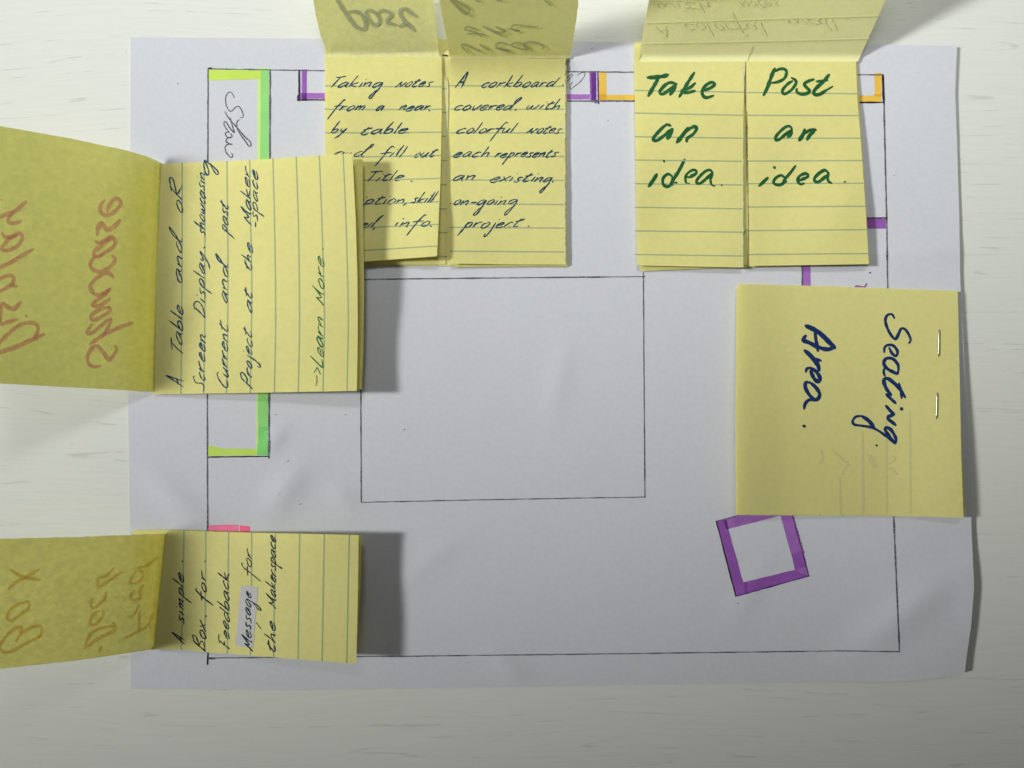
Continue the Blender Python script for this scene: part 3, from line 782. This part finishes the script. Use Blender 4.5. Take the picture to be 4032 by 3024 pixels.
# ---- left note: table and or screen display
hb3 = lambda x, y: hp(x, y) + 0.0008 + 0.0034 * sstep(900, 1440, x)
base3 = note('sticky_note', 'yellow note under the Table and screen display note, curling out on its right', (520,1545),
             ([(520,650),(1000,640),(1428,622)], [(1428,622),(1431,900),(1434,1150),(1431,1380),(1424,1533)], [(517,1541),(1000,1545),(1424,1533)], [(520,650),(517,1541)]), hb3)
def hls(x, y): return hp(x, y) + 0.0013 + 0.0062 * sstep(700, 1420, x) + 0.0012 * (0.5 + nz(x, y, 380, 8)) * sstep(640, 800, x)
ls = note('sticky_note', 'lined note turned sideways in blue ink about a table and screen display, ending Learn More', (600,1552),
          ([(634,645),(800,639),(1000,629),(1200,617),(1387,604)], [(1387,604),(1392,690),(1401,871),(1407,1082),(1409,1250),(1408,1382),(1405,1539)],
           [(602,1553),(1050,1546),(1405,1539)], [(634,645),(617,1072),(602,1553)]), hls)
rules(ls, [[(717,643),(717,900),(715,1250),(712,1550)], [(803,638),(806,900),(806,1250),(801,1549)], [(893,635),(897,1000),(896,1300),(891,1548)],
           [(983,630),(987,900),(991,1150),(985,1546)], [(1074,624),(1081,900),(1085,1250),(1080,1545)], [(1166,618),(1175,900),(1179,1250),(1174,1543)],
           [(1257,613),(1268,900),(1277,1250),(1271,1542)], [(1351,607),(1363,900),(1371,1250),(1366,1540)]], hls)
words(ls, None, [
 ('A',(720,1524),(716,1474),28), ('Table',(719,1392),(718,1202),23), ('an^',(716,1112),(715,894),21), ('oR',(716,837),(718,704),24),
 ('Screen',(804,1541),(807,1317),23), ('Display',(806,1252),(805,989),21), ('.',(805,977),(805,971)), ('showcasin',(806,932),(806,680),20), ('g',(822,690),(822,630),20),
 ('Current',(897,1526),(897,1259),22), ('an^',(897,1193),(897,1001),21), ('past',(896,940),(896,787),20),
 ('Project',(990,1533),(992,1287),22), ('at',(991,1231),(991,1131),20), ('the',(992,1064),(991,954),20), ('Maker',(987,886),(984,653),19), ('-space',(1014,894),(1012,669),18)], hls, M_blue, 20, 4.7)
words(ls, None, [('Learn',(1273,1448),(1272,1247),23), ('More',(1274,1206),(1272,1008),22), ('.',(1270,983),(1270,977))], hls, M_green, 20, 4.3)
strokes_obj(ls, [[(1244,1519),(1248,1498),(1247,1478)], [(1237,1467),(1249,1446)], [(1249,1446),(1262,1474)]], (0,0), 1, hls, M_green, 3.6, name='drawn_arrow')

hsc = flap_left(((635,640),(606,1542)), 0.73, 0.0019, 0.1)
sco = note('cover_note', 'large cover note folded out left, bled-through brownish red words Display showcase', (606,1542),
          ([(-380,435),(0,496),(282,546),(497,592),(580,616),(636,642)], [(636,642),(620,997),(617,1072),(607,1543)], [(-380,1488),(0,1510),(607,1543)], [(-380,435),(-380,1488)]), hsc,
          mat('yellow_cover_backlit', (0.87, 0.86, 0.47), grain=0.05, scale=500, bump=0.3, bscale=1600, trans=0.8, blotch=0.035), n=90, group=GC)  # same cover yellow, toned down in its colour for backlit shade
a, sa = (0,450), .3315; b2, sb = (0,1000), .3617
def cv(sts, off, s): return [((st[0], [(off[0]+x*s, off[1]+y*s) for x, y in st[1]])) for st in sts]
st = cv([(12,[(1240,1020),(1195,1080),(1190,1150),(1235,1195),(1305,1190),(1400,1120),(1435,1050),(1395,1003),(1340,1020),(1290,1100),(1278,1160)]),
 (14,[(1425,1255),(1370,1320),(1290,1370),(1245,1345),(1200,1290),(1170,1340),(1152,1430)]),
 (12,[(1135,1510),(1180,1525),(1260,1490),(1325,1455),(1372,1510),(1340,1580),(1250,1640),(1200,1670)]), (14,[(1325,1460),(1200,1560),(1105,1650)])], a, sa) + \
 cv([(12,[(1010,10),(1060,28),(1120,5)]), (12,[(1220,15),(1252,60),(1200,140),(1110,188),(1030,180),(982,130),(1000,70),(1040,20)]),
 (12,[(1235,260),(1200,215),(1140,212),(1040,270),(985,350),(1010,420),(1070,445),(1140,420),(1200,380)]),
 (12,[(1200,385),(1100,470),(1020,530),(1015,562),(1080,562),(1195,490)]),
 (12,[(1190,580),(1100,600),(1000,660),(988,700),(1030,718),(1130,670),(1200,610),(1182,578)]),
 (12,[(1440,750),(1300,800),(1130,880),(980,982)]), (11,[(1000,765),(948,850),(990,865),(1090,790),(1170,720),(1205,712),(1190,770),(1130,880)]),
 (12,[(1250,1000),(1268,1050),(1200,1150),(1170,1142),(1110,1050),(1050,1002),(1000,1030),(952,1120),(965,1190),(1020,1228),(1090,1218)])], b2, sb)
strokes_obj(sco, st, (0,0), 1, hsc, M_bred, 12, lift=0.00012, label='brownish red bled-through word showcase')
st = cv([(13,[(310,1035),(180,1150),(60,1195),(-60,1240)]), (11,[(150,1165),(92,1260),(140,1298),(240,1272)]), (8,[(15,1015),(22,1020)]),
 (12,[(25,1410),(60,1458),(150,1450),(238,1412),(262,1480),(200,1570),(75,1618),(22,1588),(120,1470),(200,1430)])], a, sa) + \
 cv([(12,[(360,-50),(240,15),(120,90),(0,145),(-80,190)]), (12,[(-40,300),(60,242),(130,240),(150,290),(100,350),(-40,430)]), (10,[(100,340),(185,350)]),
 (12,[(225,518),(150,600),(60,560),(22,540),(5,620),(0,740),(30,760),(100,735),(180,712)]), (12,[(285,675),(292,682)]),
 (13,[(480,875),(350,930),(200,1000),(0,1072),(-80,1100)]), (12,[(-50,1010),(30,930),(110,850),(220,772),(340,748),(412,785),(400,870),(365,920)])], b2, sb)
strokes_obj(sco, st, (0,0), 1, hsc, M_bred, 12, lift=0.00012, label='brownish red bled-through word Display, cut by the picture edge')

# ---- bottom-left note
hb4 = lambda x, y: hp(x, y) + 0.0007 + 0.0054 * sstep(900, 1430, x)
base4 = note('sticky_note', 'yellow slip under the feedback box note, rim showing top left and right', (523,2540),
             ([(523,2088),(650,2085),(1100,2098),(1422,2107)], [(1422,2107),(1420,2300),(1409,2500)], [(600,2545),(1409,2500)], [(523,2088),(600,2545)]), hb4)
def hfb(x, y): return hp(x, y) + 0.0012 + 0.0068 * sstep(720, 1410, x) + 0.0010 * (0.5 + nz(x, y, 380, 9)) * sstep(660, 800, x)
fb = note('sticky_note', 'lined half note turned sideways in black ink, A simple box for feedback', (606,2556),
          ([(658,2088),(1000,2098),(1200,2102),(1412,2107)], [(1412,2107),(1410,2303),(1403,2614)], [(586,2560),(613,2556),(720,2558),(803,2567),(900,2574),(1403,2614)], [(658,2088),(640,2250),(608,2540),(586,2560)]), hfb, rag={'bottom': 0.8})
rules(fb, [[(724,2090),(720,2300),(714,2558)], [(810,2092),(809,2300),(806,2566)], [(900,2095),(898,2300),(895,2572)], [(991,2098),(990,2300),(985,2580)],
           [(1084,2100),(1081,2300),(1077,2588)], [(1180,2103),(1177,2300),(1174,2595)], [(1277,2105),(1273,2300),(1268,2602)], [(1375,2107),(1371,2300),(1365,2610)]], hfb)
V, F = [], []
poly_grid(V, F, [(947,2305),(1016,2314),(996,2551),(927,2542)], hfb, 0.00008, 10, 20, rag=1.2)
child('correction_tape', V, orient_up(V, F), M_tape, fb, smooth=False, label='strip of white correction tape under the word Message')
words(fb, None, [('A',(725,2537),(724,2489),22), ('simple',(723,2459),(723,2256),20), ('.',(719,2212),(719,2207)),
 ('Box',(808,2567),(810,2441),24), ('.',(810,2428),(810,2423)), ('for',(810,2384),(810,2244),19), ('.',(806,2212),(806,2207)),
 ('Feedback',(902,2556),(901,2253),21), ('for',(992,2290),(990,2159),20), ('the',(1083,2567),(1083,2446),21), ('Makerspace',(1085,2397),(1084,2108),19)], hfb, M_black, 20, 4.5)
words(fb, None, [('Message',(989,2564),(987,2328),20)], hfb, M_black, 20, 4.5, lift=0.00012)
strokes_obj(fb, [[(1008,2450),(1028,2477)]], (0,0), 1, hfb, M_black, 3.5, name='pen_mark')
hbx = flap_left(((656,2102),(611,2553)), 0.76, 0.0019, 0.1)
bx = note('cover_note', 'lower torn cover note folded out left, faint orange bled-through writing', (611,2553),
          ([(-400,2126),(0,2122),(274,2115),(640,2102),(656,2101)], [(656,2101),(648,2160),(611,2552)], [(-400,2690),(0,2634),(333,2597),(580,2560),(611,2552)], [(-400,2126),(-400,2690)]), hbx,
          mat('yellow_cover_backlit_low', (0.90, 0.875, 0.48), grain=0.06, scale=500, bump=0.3, bscale=1600, trans=0.8, blotch=0.05), n=100, rag={'top': 1.6}, group=GC)  # backlit shade put into the cover yellow, lifted where the beam weakens
strokes_obj(bx, cv([(10,[(100,490),(220,560),(410,600)]), (10,[(390,490),(290,550),(160,620),(80,690)]),
 (10,[(290,810),(285,880),(200,950),(110,1008),(72,970),(100,900),(180,840),(285,812)]),
 (11,[(410,1160),(250,1240),(100,1318),(20,1310),(-10,1270),(20,1220),(100,1120),(200,1062),(212,1120),(160,1220)]), (10,[(220,1130),(320,1070),(405,1062),(418,1130),(390,1170)])], (0,2050), .3918),
 (0,0), 1, hbx, M_borange, 10, lift=0.00012, label='faint orange bled-through word Box')
strokes_obj(bx, cv([(9,[(1220,520),(1100,600),(980,680)]), (9,[(985,660),(985,580),(1060,560),(1140,480)]), (9,[(1070,715),(1040,800),(940,880),(912,840),(935,790)]),
 (10,[(1030,900),(1040,950),(960,1040),(902,1035),(935,950),(1000,905)]), (11,[(1140,1020),(1148,1100),(1000,1180),(850,1280)]), (10,[(860,1250),(900,1150),(975,1095),(1130,1060)]), (9,[(1020,1260),(1000,1320)])], (0,2050), .3918),
 (0,0), 1, hbx, M_borange, 10, lift=0.00012, label='faint orange bled-through word')
strokes_obj(bx, cv([(8,[(1580,370),(1480,450),(1400,480),(1440,540),(1400,610),(1330,630),(1312,600),(1360,510)]), (9,[(1440,650),(1400,720),(1415,770),(1340,800),(1310,760),(1350,700)]),
 (8,[(1400,850),(1340,950),(1280,970)]), (9,[(1400,920),(1400,1060),(1390,1110),(1250,1180)]), (8,[(1390,1110),(1480,1060),(1540,920)]), (7,[(1500,1040),(1515,1100)])], (0,2050), .3918),
 (0,0), 1, hbx, M_borange, 10, lift=0.00012, label='faint orange bled-through word beside the crease')

# ---- stapled pile: Seating Area
seat = thing('stapled_notes', 'stapled pile of plain yellow notes lettered Seating Area sideways in navy marker', 'sticky notes', 2904, 2026)
hs0 = lambda x, y: hp(x, y) + 0.0005 + 0.0024 * sstep(3480, 3860, x) * sstep(1250, 1950, y) + 0.0028 * max(0.0, (3480 - x) / 580) ** 1.3 * (0.35 + 0.65 * sstep(1100, 1900, y))
V, F = sheet_geo([(2901,1128),(3768,1150)], [(3768,1150),(3785,1700),(3803,2029)], [(2899,2027),(3803,2029)], [(2901,1128),(2897,1600),(2899,2027)], hs0)
child('under_sheet', V, F, M_note, seat)
hs1 = lambda x, y: hs0(x, y) + 0.0004 + 0.0004 * sstep(3100, 2900, x)
V, F = sheet_geo([(2906,1124),(3770,1148)], [(3770,1148),(3782,1600),(3797,2036)], [(2901,2028),(3450,2032),(3797,2036)], [(2906,1124),(2899,1600),(2901,2028)], hs1)
child('under_sheet', V, F, M_note, seat)
V, F = [], []
for x in (2945,3040,3134,3228,3320): ribbon(V, F, [(x,2031),(x,2020)], 5, hs1, 0.00004)
child('ruled_line', V, orient_up(V, F), M_rule, seat, smooth=False)
hs = lambda x, y: hs1(x, y) + 0.0004 + 0.0006 * sstep(3150, 2905, x)
V, F = sheet_geo([(2914,1118),(3300,1128),(3771,1146)], [(3771,1146),(3779,1502),(3785,1800),(3794,2040)], [(2905,2025),(3300,2027),(3600,2031),(3794,2040)], [(2914,1118),(2906,1350),(2903,1600),(2905,2025)], hs, n=64, m=64)
child('top_sheet', V, F, mat('plain_yellow_note', (0.89, 0.85, 0.35), grain=0.03, scale=500, bump=0.35, bscale=1600, trans=0.3, blotch=0.02), seat)
c1, c2, sq = (2850,1050), (2850,1500), .4521
strokes_obj(seat, cv([(8,[(1485,448),(1465,415),(1428,420),(1407,460),(1422,530),(1460,600),(1495,630),(1520,590),(1545,540),(1578,545),(1610,590),(1628,640),(1614,665)]),
 (8,[(1397,745),(1400,705),(1430,682),(1480,690),(1513,740),(1500,778),(1465,755),(1440,705)]),
 (9,[(1522,900),(1515,850),(1470,802),(1415,800),(1393,840),(1420,885),(1470,915),(1512,930),(1520,895)]), (7,[(1400,880),(1392,920),(1405,955)]),
 (10,[(1565,1110),(1540,1075),(1490,1020),(1430,975),(1398,980),(1395,1010),(1420,1070),(1458,1118)]), (7,[(1525,1015),(1545,1080),(1580,1140)]), (6,[(1540,1090),(1550,1148)])], c1, sq) +
 cv([(9,[(1415,115),(1460,160),(1497,193)]), (12,[(1545,240),(1551,246)]), (9,[(1412,215),(1450,260),(1485,292)]), (9,[(1480,296),(1430,312),(1435,335),(1470,362),(1497,385)]),
 (9,[(1495,545),(1498,500),(1460,430),(1420,405),(1405,420),(1435,475),(1490,540)]), (7,[(1485,545),(1400,470),(1300,410),(1200,390),(1137,380),(1122,350),(1150,312),(1200,305)]), (10,[(1200,305),(1260,345),(1308,402)]), (7,[(1327,560),(1334,564)])], c2, sq),
 (0,0), 1, hs, M_navy, 8, label='word Seating in navy marker, turned sideways')
strokes_obj(seat, cv([(13,[(715,515),(760,535),(815,560)]), (13,[(800,550),(860,600),(915,655),(965,705)]), (11,[(965,705),(900,720),(820,700),(740,660),(692,640),(712,602)]), (9,[(795,540),(800,620),(820,735)]),
 (12,[(705,730),(760,780),(815,850),(830,900)]), (9,[(790,820),(800,805),(845,820)]),
 (8,[(715,918),(722,890),(750,880)]), (11,[(750,880),(805,915),(838,970),(825,1000),(790,980),(755,910)]),
 (10,[(750,1010),(715,1008),(710,1050),(740,1110),(785,1155),(815,1155),(835,1110),(800,1050),(750,1008)]), (9,[(805,1165),(745,1160),(708,1195),(700,1238)])], c1, sq) +
 cv([(9,[(692,390),(705,396)])], c2, sq), (0,0), 1, hs, M_navy, 10, label='word Area in navy marker, turned sideways')
M_ghost = mat('bled_faint_ink', (0.615, 0.585, 0.26), grain=0.03, scale=1500)
V, F = [], []
for x, y0 in ((3310,1880),(3399,1700),(3492,1650),(3585,1620)): ribbon(V, F, [(x-3,y0),(x,2024)], 9, hs, 0.00003)
for ln in ([(1250,640),(1290,680),(1330,750),(1300,740),(1260,680)], [(950,600),(1010,660),(1100,740)], [(1030,820),(1060,760),(1080,700)], [(1420,780),(1460,760),(1510,815)], [(1470,650),(1490,690),(1440,720)], [(850,600),(860,690),(830,720)]):
    ribbon(V, F, [(2850+p*sq, 1500+q*sq) for p, q in ln], 8, hs, 0.00003)
child('bled_through_mark', V, orient_up(V, F), M_ghost, seat, smooth=False)

def staple(p0, p1):
    V, F = [], []
    A, B = Vector(p0), Vector(p1)
    path = []
    n = 16
    for i in range(n + 1):
        t = i / n; q = A.lerp(B, t)
        e = min(t, 1 - t)
        z = hs(q.x, q.y) + (0.0004 if e > 0.09 else (-0.0002 + 0.0006 * (e / 0.09) ** 0.5))
        path.append(P(q.x, q.y, z))
    r = 0.00015
    for i, c in enumerate(path):
        d = (path[min(i + 1, n)] - path[max(i - 1, 0)]).normalized()
        u = d.cross(Vector((0, 0, 1))).normalized(); v = u.cross(d)
        for k in range(10):
            a = 2 * math.pi * k / 10
            V.append(c + u * r * 1.15 * math.cos(a) + v * r * math.sin(a))
        if i:
            for k in range(10):
                F.append(((i-1)*10+k, (i-1)*10+(k+1) % 10, i*10+(k+1) % 10, i*10+k))
    F.append(tuple(range(10))); F.append(tuple(reversed(range(n*10, n*10+10))))
    child('staple', V, F, M_steel, seat)
staple((3697,1297), (3696,1404))
staple((3690,1544), (3687,1651))
